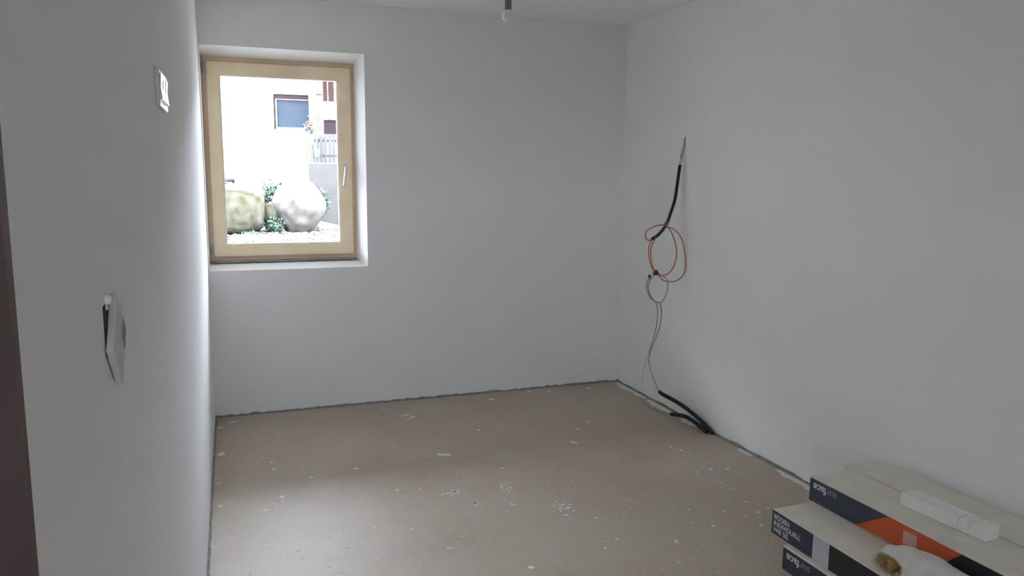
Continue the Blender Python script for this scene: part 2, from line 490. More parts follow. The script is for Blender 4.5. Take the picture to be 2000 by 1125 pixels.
# tilted cover plate, hanging in front of an open mounting box
hp = tag(empty('cover_plate', (0, 1.015, 1.2865)), 'white cover plate hanging askew over an open black wall box', 'cover plate')
Rp = Matrix.Rotation(math.radians(-42.5), 4, 'X')
bm = bx((-0.0025, -0.040, -0.040), (0.006, 0.040, 0.040), 0.002)
bmesh.ops.transform(bm, matrix=Matrix.Translation((0.004, 0, 0)) @ Rp, verts=bm.verts)
obj('plate', bm, M['white_matt'], hp)
bm = bx((0.004, 0.008, 0.008), (0.0105, 0.0385, 0.0385), 0.001)  # thin darker square at the plate's right corner
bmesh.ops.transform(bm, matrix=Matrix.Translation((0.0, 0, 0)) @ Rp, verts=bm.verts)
obj('patch', bm, M['grey_patch'], hp)['label'] = 'darker grey insert'
mb = tag(empty('mounting_box', (0, 1.005, 1.31)), 'narrow black wall box with a pale screw, behind the askew cover plate', 'wall box')
obj('box_rim', bx((-0.0005, -0.036, -0.036), (0.0012, 0.036, 0.024), 0.0005), M['black_box'], mb)
obj('screw', lathe([(0, 0), (0.006, 0.0), (0.0065, 0.003), (0.005, 0.007), (0, 0.008)], 16), M['white_plastic'], mb, True)
s = mb.children[-1]; s.rotation_euler = (0, math.radians(90), 0); s.location = (0.0005, -0.0225, 0.030)
obj('claw', bx((0.001, -0.026, 0.018), (0.004, -0.019, 0.025), 0.001), M['alu'], mb)

# ------------------------------------------------------------------ hanging cable bundle on the right wall
cb = tag(empty('cable_bundle', (2.735, 4.12, 1.70)), 'cable bundle hanging from right wall: black conduit with looped orange and grey wires', 'cable')
def cpart(name, bm, m, smooth=True, label=None):
    o = obj(name, bm, m, cb, smooth)
    o.matrix_parent_inverse = Matrix.Translation(cb.location).inverted()
    if label: o['label'] = label
    return o
Y = 4.12
def P2(L, y=Y): return [(x, y, z) for x, z in L]
cpart('wire', tube(P2([(2.745, 1.72), (2.736, 1.70), (2.739, 1.67), (2.735, 1.645), (2.724, 1.611), (2.714, 1.555)]), 0.0045, 8, 6), M['grey_wire'], True, 'grey sheathed wire coming out of the wall')
cpart('wire', tube([(2.745, 4.125, 1.70), (2.733, 4.13, 1.66), (2.722, 4.13, 1.62), (2.714, 4.122, 1.555)], 0.0035, 8, 6), M['white_wire'], True, 'pale wire coming out of the wall')
cpart('sleeve', tube(P2([(2.719, 1.587), (2.712, 1.548)]), 0.0085, 12, 2), M['white_wire'], True, 'pale sleeve')
cpart('conduit', tube(P2([(2.712, 1.552), (2.702, 1.466), (2.686, 1.343), (2.661, 1.265), (2.638, 1.203), (2.611, 1.163), (2.574, 1.126), (2.536, 1.105)]), 0.0105, 12, 8, 0.14), M['black'], False, 'black corrugated conduit')
cpart('tape', tube(P2([(2.643, 1.214), (2.626, 1.185)]), 0.0125, 14, 2), M['blue_tape'], True, 'blue tape')
cpart('orange_wire', tube([(2.635, 4.115, 1.184), (2.592, 4.105, 1.191), (2.54, 4.10, 1.183), (2.495, 4.105, 1.159), (2.485, 4.11, 1.128), (2.5, 4.115, 1.103), (2.532, 4.12, 1.099), (2.56, 4.12, 1.114)], 0.0035, 8, 8), M['orange_wire'])
cpart('orange_wire', tube(P2([(2.560, 1.117), (2.531, 1.066), (2.527, 1.003), (2.543, 0.94), (2.563, 0.902), (2.61, 0.881), (2.653, 0.892), (2.687, 0.929), (2.706, 0.998), (2.699, 1.062), (2.667, 1.141), (2.633, 1.179)], 4.11), 0.0038, 8, 8), M['orange_wire'])
cpart('orange_wire', tube([(2.545, 4.13, 1.105), (2.524, 4.13, 1.06), (2.522, 4.125, 1.0), (2.536, 4.12, 0.945), (2.560, 4.12, 0.905)], 0.0035, 8, 8), M['orange_wire'])
cpart('orange_wire', tube([(2.640, 4.12, 1.178), (2.675, 4.10, 1.163), (2.710, 4.075, 1.117), (2.730, 4.06, 1.040), (2.735, 4.05, 0.965), (2.734, 4.055, 0.905), (2.722, 4.08, 0.864), (2.690, 4.11, 0.840), (2.63, 4.12, 0.849), (2.580, 4.12, 0.893)], 0.0034, 8, 8), M['orange_wire'])
bm = bx((2.556, 4.105, 0.885), (2.586, 4.13, 0.905), 0.003)
add_box(bm, (2.560, 4.098, 0.903), (2.574, 4.122, 0.916), 0.002)
cpart('wire_connector', bm, M['connector'], False, 'dark red wire connector')
cpart('wire_connector', bx((2.522, 4.112, 0.868), (2.536, 4.126, 0.888), 0.003), M['black'], False, 'black wire end cap')
cpart('grey_wire', tube(P2([(2.566, 0.888), (2.540, 0.862), (2.522, 0.824), (2.536, 0.766), (2.569, 0.725), (2.612, 0.711), (2.643, 0.745), (2.659, 0.808), (2.649, 0.856), (2.600, 0.888)]), 0.0032, 8, 8), M['grey_wire'])
cpart('grey_wire', tube(P2([(2.529, 0.872), (2.514, 0.832), (2.520, 0.785), (2.545, 0.742), (2.582, 0.712), (2.597, 0.66), (2.597, 0.60), (2.584, 0.523), (2.562, 0.45), (2.546, 0.395)], 4.125), 0.0034, 8, 8), M['grey_wire'])
cpart('grey_wire', tube(P2([(2.531, 0.868), (2.521, 0.81), (2.535, 0.762), (2.575, 0.716)], 4.117), 0.0030, 8, 8), M['grey_wire'])
cpart('grey_wire', tube(P2([(2.607, 0.71), (2.618, 0.66), (2.617, 0.601), (2.604, 0.54), (2.585, 0.49), (2.560, 0.43), (2.543, 0.373), (2.545, 0.33)], 4.115), 0.0034, 8, 8), M['grey_wire'])
cpart('pale_wire', tube([(2.546, 4.125, 0.395), (2.53, 4.13, 0.35), (2.516, 4.13, 0.30), (2.510, 4.13, 0.25), (2.508, 4.13, 0.20)], 0.0026, 8, 8), M['white_wire'], True, 'pale stripped wire end')

# two conduits coming out of the floor edge
ROOT = Vector((2.722, 3.688, 0.0))
def conduit(name, label, path, wire):
    e = tag(empty(name, ROOT), label, 'conduit', 'black conduits rising from the floor edge')
    inv = Matrix.Translation(ROOT).inverted()
    o = obj('corrugated_tube', tube(path, 0.0125, 12, 8, 0.14), M['black'], e); o.matrix_parent_inverse = inv
    o = obj('wire', tube(wire, 0.0022, 6, 8), M['grey_wire'], e, True); o.matrix_parent_inverse = inv
    return e
conduit('conduit', 'black conduit from floor edge, upper of two, leaning up the right wall',
        [(2.722, 3.668, 0.004), (2.715, 3.715, 0.030), (2.705, 3.790, 0.058), (2.690, 3.900, 0.090), (2.670, 4.010, 0.112), (2.650, 4.100, 0.124), (2.640, 4.145, 0.134)],
        [(2.642, 4.138, 0.133), (2.632, 4.150, 0.148), (2.602, 4.13, 0.200), (2.570, 4.125, 0.26), (2.550, 4.122, 0.32), (2.546, 4.122, 0.372)])
conduit('conduit', 'black conduit from floor edge, lower of two, bent along the floor',
        [(2.694, 3.690, 0.010), (2.684, 3.738, 0.027), (2.674, 3.800, 0.044), (2.665, 3.870, 0.052), (2.655, 3.940, 0.043), (2.655, 4.015, 0.025)],
        [(2.655, 4.008, 0.026), (2.655, 4.08, 0.008), (2.645, 4.18, 0.004), (2.630, 4.26, 0.006), (2.635, 4.34, 0.018), (2.650, 4.40, 0.03)])

# ------------------------------------------------------------------ dried plaster on the floor
rnd = random.Random(7)
bm = bmesh.new()
def flake(bm, x, y, rx, ry, h=0.0012, ang=None):
    n = rnd.randint(7, 10)
    a0 = rnd.uniform(0, 6.28) if ang is None else ang
    top = []; bot = []
    for k in range(n):
        t = 2 * math.pi * k / n
        s = rnd.uniform(0.6, 1.15)
        dx, dy = rx * s * math.cos(t), ry * s * math.sin(t)
        px = x + dx * math.cos(a0) - dy * math.sin(a0); py = y + dx * math.sin(a0) + dy * math.cos(a0)
        bot.append(bm.verts.new((px, py, 0.0)))
        top.append(bm.verts.new((x + (px - x) * 0.8, y + (py - y) * 0.8, h)))
    bm.faces.new(top)
    for k in range(n):
        bm.faces.new((bot[k], bot[(k + 1) % n], top[(k + 1) % n], top[k]))
SPOTS = [  # x, y, half length, half width (metres)
    (0.029, 4.699, 0.0294, 0.0312), (0.041, 4.241, 0.0272, 0.032), (0.031, 3.822, 0.0149, 0.0112), (0.041, 3.547, 0.0136, 0.0176), (0.684, 3.802, 0.018, 0.017), (1.161, 3.849, 0.055, 0.0182), (0.46, 3.757, 0.0117, 0.0105), (0.291, 3.92, 0.0104, 0.0112), (0.103, 4.785, 0.0275, 0.0168), (0.012, 3.148, 0.0082, 0.0144), (0.523, 2.964, 0.0126, 0.0137), (0.234, 3.436, 0.018, 0.0176), (1.103, 4.59, 0.0316, 0.0171), (1.139, 4.535, 0.0253, 0.0163), (1.086, 3.361, 0.019, 0.0241), (0.827, 3.468, 0.0067, 0.0148), (0.933, 3.445, 0.0045, 0.0099), (0.661, 3.109, 0.0073, 0.0121), (0.525, 3.13, 0.0063, 0.0072), (0.804, 3.035, 0.0108, 0.0074), (0.911, 2.831, 0.0158, 0.0066), (0.627, 2.831, 0.0095, 0.0066), (1.245, 3.07, 0.0067, 0.0129), (1.289, 3.14, 0.0073, 0.0134), (1.584, 2.68, 0.0126, 0.0072), (1.807, 2.584, 0.0104, 0.018), (1.164, 2.579, 0.0136, 0.0122), (1.723, 2.429, 0.0073, 0.0098), (1.502, 2.628, 0.0082, 0.01), (2.168, 2.766, 0.0117, 0.0087), (2.32, 2.819, 0.0095, 0.0091), (2.231, 2.593, 0.0114, 0.016), (2.182, 2.539, 0.0085, 0.012), (2.031, 2.656, 0.0136, 0.0115), (1.967, 2.715, 0.0095, 0.0082), (1.593, 2.89, 0.0114, 0.0118), (1.478, 2.957, 0.0136, 0.0122), (2.486, 3.187, 0.0158, 0.012), (2.4, 3.216, 0.0136, 0.0173), (2.307, 3.204, 0.0108, 0.0115), (2.346, 3.044, 0.0095, 0.0102), (2.344, 2.966, 0.0073, 0.0102), (2.184, 2.538, 0.0063, 0.008), (2.382, 3.572, 0.0146, 0.0129), (2.401, 3.498, 0.0168, 0.0129), (2.406, 3.414, 0.0082, 0.0122), (1.897, 3.805, 0.0285, 0.0204), (2.131, 4.11, 0.0117, 0.0161), (2.021, 4.005, 0.0146, 0.0143), (2.033, 4.852, 0.0136, 0.0205), (2.165, 4.809, 0.0139, 0.0208), (2.463, 4.793, 0.018, 0.0215), (1.724, 4.746, 0.0275, 0.0286), (1.002, 4.769, 0.0162, 0.0089), (0.962, 4.876, 0.013, 0.0097), (1.456, 4.174, 0.0114, 0.0144), (0.284, 4.027, 0.0085, 0.012), (0.209, 4.029, 0.0073, 0.012), (2.763, 4.599, 0.0104, 0.0104), (1.387, 3.565, 0.0085, 0.0109), (1.489, 3.691, 0.0076, 0.0061), (1.429, 3.727, 0.0054, 0.0058), (0.424, 3.585, 0.0051, 0.0096), (0.28, 3.483, 0.0095, 0.0088), (0.307, 3.563, 0.0136, 0.0144), (0.164, 3.244, 0.0045, 0.008), (0.189, 3.078, 0.0063, 0.0072), (0.087, 3.169, 0.0045, 0.008), (0.155, 2.878, 0.0076, 0.0096), (0.472, 2.777, 0.0095, 0.0096), (0.346, 2.936, 0.0073, 0.0064), (0.219, 3.091, 0.0063, 0.0072), (1.478, 3.018, 0.0063, 0.0082), (2.024, 2.832, 0.0095, 0.0087), (1.969, 2.88, 0.0063, 0.0093), (2.304, 2.709, 0.0139, 0.0131), (2.372, 2.725, 0.0095, 0.0091), (2.399, 2.71, 0.0095, 0.0091), (2.222, 2.687, 0.0095, 0.0087),
]
for x, y, a, b in SPOTS:
    if x > 2.69 or y > 4.87: continue
    flake(bm, x, y, a, b, ang=rnd.uniform(-0.5, 0.5))
for cx, cy, sx, sy, n, r in [
    (1.09, 3.347, 0.026, 0.0176, 14, 0.011), (1.144, 3.207, 0.0171, 0.0131, 14, 0.011), (1.32, 3.333, 0.0268, 0.0292, 16, 0.009), (1.499, 3.04, 0.0228, 0.0325, 30, 0.009), (0.269, 3.487, 0.0417, 0.0402, 14, 0.007), (1.118, 4.51, 0.0469, 0.0597, 14, 0.006), (0.333, 4.455, 0.0526, 0.0324, 8, 0.005), (1.372, 3.296, 0.0882, 0.105, 20, 0.005), (2.455, 3.48, 0.1013, 0.0716, 20, 0.005), (2.396, 4.653, 0.1269, 0.0445, 16, 0.005), (1.678, 4.824, 0.0827, 0.0429, 10, 0.005), (2.423, 3.108, 0.0932, 0.1563, 24, 0.005), (0.085, 4.195, 0.0323, 0.1362, 10, 0.005),
]:
    for k in range(n):
        x = cx + rnd.gauss(0, sx); y = cy + rnd.gauss(0, sy)
        if (x > 2.04 and y < 2.40) or x < 0.03 or x > 2.7 or y > 4.87: continue
        s = r * rnd.uniform(0.4, 1.2)
        flake(bm, x, y, s, s * rnd.uniform(0.5, 1.0))
for k in range(420):
    x = rnd.uniform(0.04, 2.66); y = rnd.uniform(1.2, 4.85)
    if x > 2.04 and y < 2.40: continue
    s = 0.0022 + 0.004 * rnd.random() ** 3
    flake(bm, x, y, s * 1.3, s)
o = obj('plaster_splashes', bm, M['plaster'])
tag(o, 'dried white plaster splashes scattered over the bare beige floor', 'plaster', kind='stuff')

# ragged plaster smears along the right wall
def smear(pts_in, pts_out):
    bm = bmesh.new()
    a = [bm.verts.new((x, y, 0.005)) for x, y in pts_in]
    b = [bm.verts.new((x, y, 0.001)) for x, y in pts_out]
    for k in range(len(a) - 1):
        bm.faces.new((a[k], a[k + 1], b[k + 1], b[k]))
    a2 = [bm.verts.new((x, y, 0.0)) for x, y in pts_in]
    b2 = [bm.verts.new((x, y, 0.0)) for x, y in pts_out]
    for k in range(len(a) - 1):
        bm.faces.new((a2[k + 1], a2[k], b2[k], b2[k + 1]))
        bm.faces.new((a[k + 1], a[k], a2[k], a2[k + 1]))
        bm.faces.new((b[k], b[k + 1], b2[k + 1], b2[k]))
    for k in (0, -1):
        bm.faces.new((a[k], b[k], b2[k], a2[k]))
    return bm
for ya, yb, wd, lab in [(4.86, 4.44, 0.05, 'long white plaster smear on floor edge nearest the far right corner'),
                        (4.40, 4.10, 0.06, 'white plaster smear on floor edge behind the black conduits'),
                        (3.99, 3.82, 0.06, 'white plaster smear on floor edge beneath the black conduits'),
                        (3.42, 3.30, 0.035, 'short white plaster smear on floor edge in front of the conduits'),
                        (3.10, 2.72, 0.045, 'white plaster smear on floor edge leading to the cartons')]:
    n = 12
    inn = [(W - 0.016 - rnd.uniform(0, 0.004), ya + (yb - ya) * k / n) for k in range(n + 1)]
    out = [(W - 0.022 - wd * (0.35 + 0.65 * rnd.random()) * math.sin(math.pi * (k + 0.6) / (n + 1.2)) ** 0.5, ya + (yb - ya) * k / n) for k in range(n + 1)]
    o = obj('plaster_smear', smear(inn, out), M['plaster'])
    tag(o, lab, 'plaster', 'plaster smears along the right wall')

# ------------------------------------------------------------------ flooring cartons
CL, CH = 1.30, 0.098
def carton(x, y, z, yaw, w, label, seed, hidden=False):
    """far front corner at (x, y, z); long side runs towards the camera (-y)"""
    e = tag(empty('carton', (x, y, z), yaw), label, 'carton', 'flooring cartons stacked by the right wall')
    bm = bx((0, -CL, 0), (w, 0, CH), 0.0025, 2)
    obj('body', bm, M['carton'], e)
    obj('end_flap', bx((0.012, 0.0, 0.006), (w - 0.012, 0.0012, CH * 0.55), 0.0004, 1), M['carton'], e)
    return e
def side_band(e, name, m, corners, off=0.0006, label=None):
    """flat print on the carton's long front side; corners are (distance from far end, height)"""
    bm = bmesh.new()
    f = [bm.verts.new((-off, -d, z)) for d, z in corners]
    b = [bm.verts.new((0.0004, -d, z)) for d, z in corners]
    bm.faces.new(f)
    n = len(f)
    for k in range(n):
        bm.faces.new((f[k], b[k], b[(k + 1) % n], f[(k + 1) % n]))
    o = obj(name, bm, m, e)
    if label: o['label'] = label
    return o
def side_text(e, body, height, d, z, m, flip=False, bold=0.0, sx=1.0, spacing=1.0, off=0.0010):
    """lettering on the front side. d, z = the text's own lower left corner"""
    bm, w = text_bm(body, height, bold, spacing)
    for v in bm.verts:
        a, b = v.co.x * sx, v.co.y
        v.co = Vector((-off, -d + a, z - b)) if flip else Vector((-off, -d - a, z + b))
    o = obj('lettering', bm, m, e)
    return w * sx

# lower rows against the wall, below the upper cartons
carton(2.295, 2.300, 0.0, 0.0, 0.20, 'pale flooring carton on the floor, hidden in the middle of the stack', 1)
carton(2.505, 2.330, 0.0, 0.0, 0.20, 'pale flooring carton on the floor, hidden in the stack against the wall', 2)
carton(2.300, 2.290, 0.1, 0.0, 0.20, 'pale flooring carton in the second layer, hidden under the orange-banded one', 3)
carton(2.510, 2.320, 0.1, 0.0, 0.20, 'pale flooring carton in the second layer, hidden against the wall', 4)

c3 = carton(2.069, 2.256, 0.0, math.radians(0.8), 0.205, 'navy-sided flooring carton on the floor, lowest of the front row', 5)
b3 = side_band(c3, 'printed_band', M['navy'], [(0.002, 0.003), (CL, 0.003), (CL, CH - 0.007), (0.002, CH - 0.007)], label='dark navy print')
c2 = carton(2.091, 2.355, 0.1, 0.0, 0.20, 'dark-sided flooring carton with white slogan and pale label band, second layer', 6)
b2 = side_band(c2, 'printed_band', M['navy'], [(0.0015, 0.002), (0.229, 0.002), (0.229, CH - 0.002), (0.0015, CH - 0.002)], label='dark navy print')
side_band(c2, 'label_band', M['label'], [(0.229, 0.0015), (0.311, 0.0015), (0.311, CH - 0.0015), (0.229, CH - 0.0015)], 0.0009, label='pale grey paper label')
side_band(c2, 'printed_band', M['ink'], [(0.311, 0.002), (CL, 0.002), (CL, CH - 0.002), (0.311, CH - 0.002)], label='black print')
c1 = carton(2.284, 2.376, 0.2, math.radians(1.7), 0.2135, 'flooring carton with orange band between dark bands, topmost of front row', 7)
b1 = side_band(c1, 'printed_band', M['navy'], [(0.0015, 0.002), (0.245, 0.002), (0.385, CH - 0.004), (0.0015, CH - 0.003)], label='dark navy print')
side_band(c1, 'orange_band', M['orange'], [(0.245, 0.002), (0.585, 0.002), (0.675, CH - 0.008), (0.385, CH - 0.004)], label='slanted orange print')
side_band(c1, 'printed_band', M['ink'], [(0.585, 0.002), (CL, 0.002), (CL, CH - 0.010), (0.675, CH - 0.008)], label='black print')
side_band(c1, 'sticker', M['sticker'], [(0.452, 0.026), (0.507, 0.026), (0.507, 0.074), (0.452, 0.074)], 0.0009, label='blank pinkish square')
carton(2.5045, 2.430, 0.2, math.radians(1.65), 0.199, 'plain pale flooring carton on top of the stack, against the wall', 8)

# lettering: "surface" printed upside down on two cartons
for c, d_end, zz in ((b1, 0.020, 0.080), (b3, 0.022, 0.076)):
    # the word reads right to left from here: it starts far from the carton's end
    bmf, wf = text_bm('face', 0.030, 0.022); bmf.free()
    d0 = d_end + wf * 1.0
    side_text(c, 'face', 0.030, d0, zz, M['text'], True, 0.022)
    bms, ws = text_bm('sur', 0.029, -0.006); bms.free()
    side_text(c, 'sur', 0.029, d0 + ws * 1.02 + 0.001, zz, M['text_thin'], True, -0.006)
for k, (a, b) in enumerate(((0.010, 0.075), (0.060, 0.150))):
    side_band(c1, 'fine_print', M['text_blue'], [(a, 0.013 - 0.006 * k), (b, 0.013 - 0.006 * k), (b, 0.0145 - 0.006 * k), (a, 0.0145 - 0.006 * k)], 0.0009)
for k, line in enumerate(('B\u00d6DEN', 'INDIVIDUELL', 'WIE SIE.')):
    side_text(b2, line, 0.0190, 0.012, 0.064 - 0.0255 * k, M['text'], False, 0.014, 0.95)

# ------------------------------------------------------------------ polystyrene bar across the seam of the top cartons
pb = tag(empty('polystyrene_bar', (2.403, 2.046, 0.2985), math.radians(5.2)), 'long white polystyrene bar with grooves, lying across the two top cartons', 'polystyrene bar')
bm = bmesh.new()
PL, PW, PH = 0.325, 0.068, 0.049
segs = [(0, 0.218), (0.226, 0.258), (0.268, PL)]
for a, b in segs:
    add_box(bm, (0, -b, 0), (PW, -a, PH), 0.005, 3)
add_box(bm, (0.0055, -PL + 0.01, 0.001), (PW - 0.006, -0.01, PH - 0.005))
obj('bar', bm, M['foam'], pb)
obj('ridge', bx((PW - 0.014, -PL + 0.075, PH - 0.002), (PW - 0.006, -0.02, PH + 0.003), 0.002), M['foam'], pb)

# ------------------------------------------------------------------ ragged insulation lump on the second carton
lw = tag(empty('insulation_lump', (2.20, 1.72, 0.1985)), 'ragged off-white insulation lump with golden brown torn end, on the slogan carton', 'insulation')
bm = bmesh.new()
bmesh.ops.create_icosphere(bm, subdivisions=4, radius=1.0)
for v in bm.verts:
    p = v.co.copy()
    q = Vector((p.x * 0.085, p.y * 0.205, p.z * 0.052))
    nn = noise.noise(p * 2.3) * 0.16 + noise.noise(p * 6.0) * 0.05
    q *= 1 + nn
    q.z = max(q.z, -0.030)
    v.co = q + Vector((-0.002, -0.02, 0.030))
obj('wool_body', bm, M['wool'], lw, True)
def tuft(name, m, c, rad, n, ln, wd, seed, label):
    r = random.Random(seed)
    bm = bmesh.new()
    for k in range(n):
        d = Vector((r.gauss(0, 1), r.gauss(0, 1), r.gauss(0, 1) * 0.8)).normalized()
        p0 = Vector(c) + Vector((d.x * rad[0], d.y * rad[1], d.z * rad[2])) * r.uniform(0.5, 1)
        e = (d + Vector((r.gauss(0, .6), r.gauss(0, .6), r.gauss(0, .6)))).normalized() * ln * r.uniform(0.5, 1.3)
        s = d.cross(Vector((r.random(), r.random(), r.random()))).normalized() * wd
        s2 = d.cross(s).normalized() * wd
        a = [bm.verts.new(p0 + s), bm.verts.new(p0 - s * 0.5 + s2 * 0.8), bm.verts.new(p0 - s * 0.5 - s2 * 0.8)]
        t = bm.verts.new(p0 + e)
        for i in range(3): bm.faces.new((a[i], a[(i + 1) % 3], t))
        bm.faces.new(a[::-1])
    bmesh.ops.create_icosphere(bm, subdivisions=2, radius=1.0, matrix=Matrix.Translation(c) @ Matrix.Diagonal((rad[0] * 0.8, rad[1] * 0.8, rad[2] * 0.8, 1)))
    o = obj(name, bm, m, lw)
    o['kind'] = 'stuff'
    if label: o['label'] = label
tuft('torn_end', M['wool_brown'], (-0.068, 0.085, 0.030), (0.028, 0.066, 0.026), 1500, 0.008, 0.0034, 11, 'golden brown torn end')
tuft('tuft', M['wool'], (-0.062, 0.150, 0.030), (0.020, 0.016, 0.022), 260, 0.009, 0.0032, 12, 'pale fluffy edge')
tuft('tuft', M['wool'], (-0.124, 0.075, -0.075), (0.010, 0.022, 0.020), 160, 0.008, 0.003, 13, 'pale fluffy scrap hanging over the carton side')
tuft('tuft', M['wool'], (-0.125, 0.005, -0.050), (0.012, 0.035, 0.022), 220, 0.008, 0.003, 14, 'pale fluffy scrap hanging over the carton side')

# ------------------------------------------------------------------ outdoors
G = 0.55
# own house: unseen balcony slab, added to cut off the high sky
struct('sky_cut_slab', bx((-4.5, D + WT, 2.75), (6.0, D + WT + 2.10, 2.95)), M['render_own'])
bm = bx((-7.0, D, H + 0.1), (9.0, D + WT, 11.0))  # unseen upper storeys, raised to screen sky from the garden
add_box(bm, (-7.0, D, -0.3), (-0.45, D + WT, H + 0.1))
add_box(bm, (W + 0.3, D, -0.3), (9.0, D + WT, H + 0.1))
add_box(bm, (-20.0, D, -0.3), (-7.0, D + WT, 11.0))  # unseen extra length, added to dim the facade opposite
struct('wall_outer', bm, M['render_own'])

def ground():
    bm = bmesh.new()
    xs = [-40, -30, -22, -16] + [-12 + 0.5 * i for i in range(53)] + [18, 24, 32, 40]
    ys = [D + WT + 0.35 * i for i in range(60)] + [32, 40, 60]
    def zz(x, y):
        t = min(1, max(0, (y - 13.0) / 1.0))
        t = t * t * (3 - 2 * t)
        if y < 14.3: t *= min(1, max(0, (1.55 - x) / 0.35))
        side = min(6.5, max(0.0, x - 4.6) * 1.1) * min(1, max(0, (y - 6.5) / 4.0))  # unseen bank on the right, added to block low sky light
        return G + 0.78 * t + side + 0.02 * noise.noise(Vector((x, y, 0)))
    g = [[bm.verts.new((x, y, zz(x, y))) for x in xs] for y in ys]
    for j in range(len(ys) - 1):
        for i in range(len(xs) - 1):
            bm.faces.new((g[j][i], g[j][i + 1], g[j + 1][i + 1], g[j + 1][i]))
    return bm
struct('ground', ground(), M['earth'], None, True)
struct('ground_rear', bx((-40, -60, 0.3), (40, YF - 0.21, 0.4)), M['bounce_ground'])  # unseen ground behind the house, pale as a reflector for the ceiling

# pebbles
rnd = random.Random(5)
bm = bmesh.new()
ico = bmesh.new(); bmesh.ops.create_icosphere(ico, subdivisions=1, radius=1.0)
iv = [v.co.copy() for v in ico.verts]; ico.verts.index_update()
ifc = [[v.index for v in f.verts] for f in ico.faces]; ico.free()
for k in range(2600):
    x = rnd.uniform(-0.5, 2.4); y = rnd.uniform(10.3, 13.9)
    s = rnd.uniform(0.018, 0.045)
    if any(((x - a) / p) ** 2 + ((y - b) / q) ** 2 < 1 for a, b, p, q in ((1.16, 12.75, 0.33, 0.33), (0.13, 12.6, 0.50, 0.38), (0.72, 12.72, 0.13, 0.14))): continue
    t = min(1, max(0, (y - 13.0) / 1.0))
    t = t * t * (3 - 2 * t) * min(1, max(0, (1.55 - x) / 0.35))
    c = Vector((x, y, G + 0.78 * t + s * 0.25))
    A = [bm.verts.new(c + Vector((v.x * s * rnd.uniform(.8, 1.2), v.y * s * rnd.uniform(.8, 1.2), v.z * s * 0.65))) for v in iv]
    for f in ifc: bm.faces.new([A[i] for i in f])
o = obj('gravel', bm, M['pebble'], None)
tag(o, 'pale gravel strewn in front of the boulders outside the window', 'gravel', kind='stuff')

def rock(name, m, c, r, seed, label, amp=0.16, flat=0.0, power=1.0):
    bm = bmesh.new()
    bmesh.ops.create_icosphere(bm, subdivisions=5, radius=1.0)
    so = Vector((seed * 3.1, seed * 1.7, seed))
    for v in bm.verts:
        p = v.co.copy()
        if power != 1.0:
            p = Vector([math.copysign(abs(k) ** power, k) for k in p])
        n = noise.noise(p * 1.3 + so) * amp + noise.noise(p * 3.5 + so) * amp * 0.35 + noise.noise(p * 9 + so) * amp * 0.12
        p = p * (1 + n)
        p.x *= 1 - flat * max(0, p.z) ** 1.5 - 0.6 * flat * max(0, -p.z) ** 2
        v.co = Vector((p.x * r[0], p.y * r[1], p.z * r[2]))
    o = obj(name, bm, m, None, True)
    o.location = c
    tag(o, label, 'boulder')
    return o
rock('boulder', M['boulder'], (1.16, 12.75, 0.985), (0.40, 0.38, 0.50), 2, 'large white pear-shaped boulder on gravel outside the window', 0.10, 0.5)
rock('mossy_boulder', M['moss'], (0.13, 12.6, 0.93), (0.50, 0.38, 0.37), 4, 'blocky yellow-green mossy boulder, left of the white boulder', 0.13, 0.0, 0.42)
rock('small_boulder', M['moss'], (0.72, 12.72, 0.80), (0.13, 0.14, 0.22), 6, 'small mossy stone wedged between the mossy and the white boulder', 0.14, 0.1)
rock('slate_stone', M['slate'], (0.17, 12.80, 1.375), (0.17, 0.10, 0.045), 8, 'flat blue-grey stone lying on top of the mossy boulder', 0.1)

def shrub(c, r, n, seed, label, lf=0.05):
    rn = random.Random(seed)
    e = tag(empty('shrub', c), label, 'shrub', 'green plants between the boulders')
    bm = bmesh.new()
    for k in range(n):
        d = Vector((rn.gauss(0, 1), rn.gauss(0, 1), rn.gauss(0, 1))).normalized()
        p = Vector((d.x * r[0], d.y * r[1], r[2] + d.z * r[2])) * rn.uniform(0.55, 1.0)
        ax = Vector((rn.gauss(0, 1), rn.gauss(0, 1), rn.gauss(0, 1) + 0.4)).normalized() * lf * rn.uniform(0.6, 1.2)
        sd = ax.cross(d + Vector((0.01, 0, 0))).normalized() * lf * 0.35
        a = bm.verts.new(p); b = bm.verts.new(p + ax * 0.5 + sd); cc = bm.verts.new(p + ax); dd = bm.verts.new(p + ax * 0.5 - sd)
        bm.faces.new((a, b, cc)); bm.faces.new((a, cc, dd))
    o = obj('foliage', bm, M['leaf'], e); o['kind'] = 'stuff'
    bm = bmesh.new()
    for k in range(6):
        tube([(rn.uniform(-.03, .03), 0, -0.05), (rn.uniform(-.5, .5) * r[0], rn.uniform(-.3, .3) * r[1], r[2]), (rn.uniform(-.8, .8) * r[0], 0, r[2] * 1.6)], 0.006, 5, 4, 0, bm)
    obj('stem', bm, M['beige_wood'], e)
shrub((0.74, 12.98, 0.92), (0.15, 0.12, 0.24), 700, 1, 'green leafy plant growing between the mossy and the white boulder')
shrub((0.78, 12.58, 0.55), (0.17, 0.12, 0.13), 500, 2, 'low green plant at the foot of the white boulder, on its left')
shrub((1.55, 13.12, 0.80), (0.13, 0.12, 0.22), 600, 3, 'green plant on the right shoulder of the white boulder, before the concrete wall')
shrub((0.42, 12.18, 0.55), (0.20, 0.06, 0.035), 200, 4, 'thin green growth along the foot of the mossy boulder', 0.03)

# concrete retaining wall on the right
bm = bx((1.44, 14.0, 0.3), (5.0, 15.7, 1.655), 0.02)
for v in bm.verts:
    v.co.z += 0.025 * noise.noise(v.co * 2)
o = obj('retaining_wall', bm, M['concrete'])
tag(o, 'pale concrete retaining wall behind the white boulder, below the picket fence', 'wall')

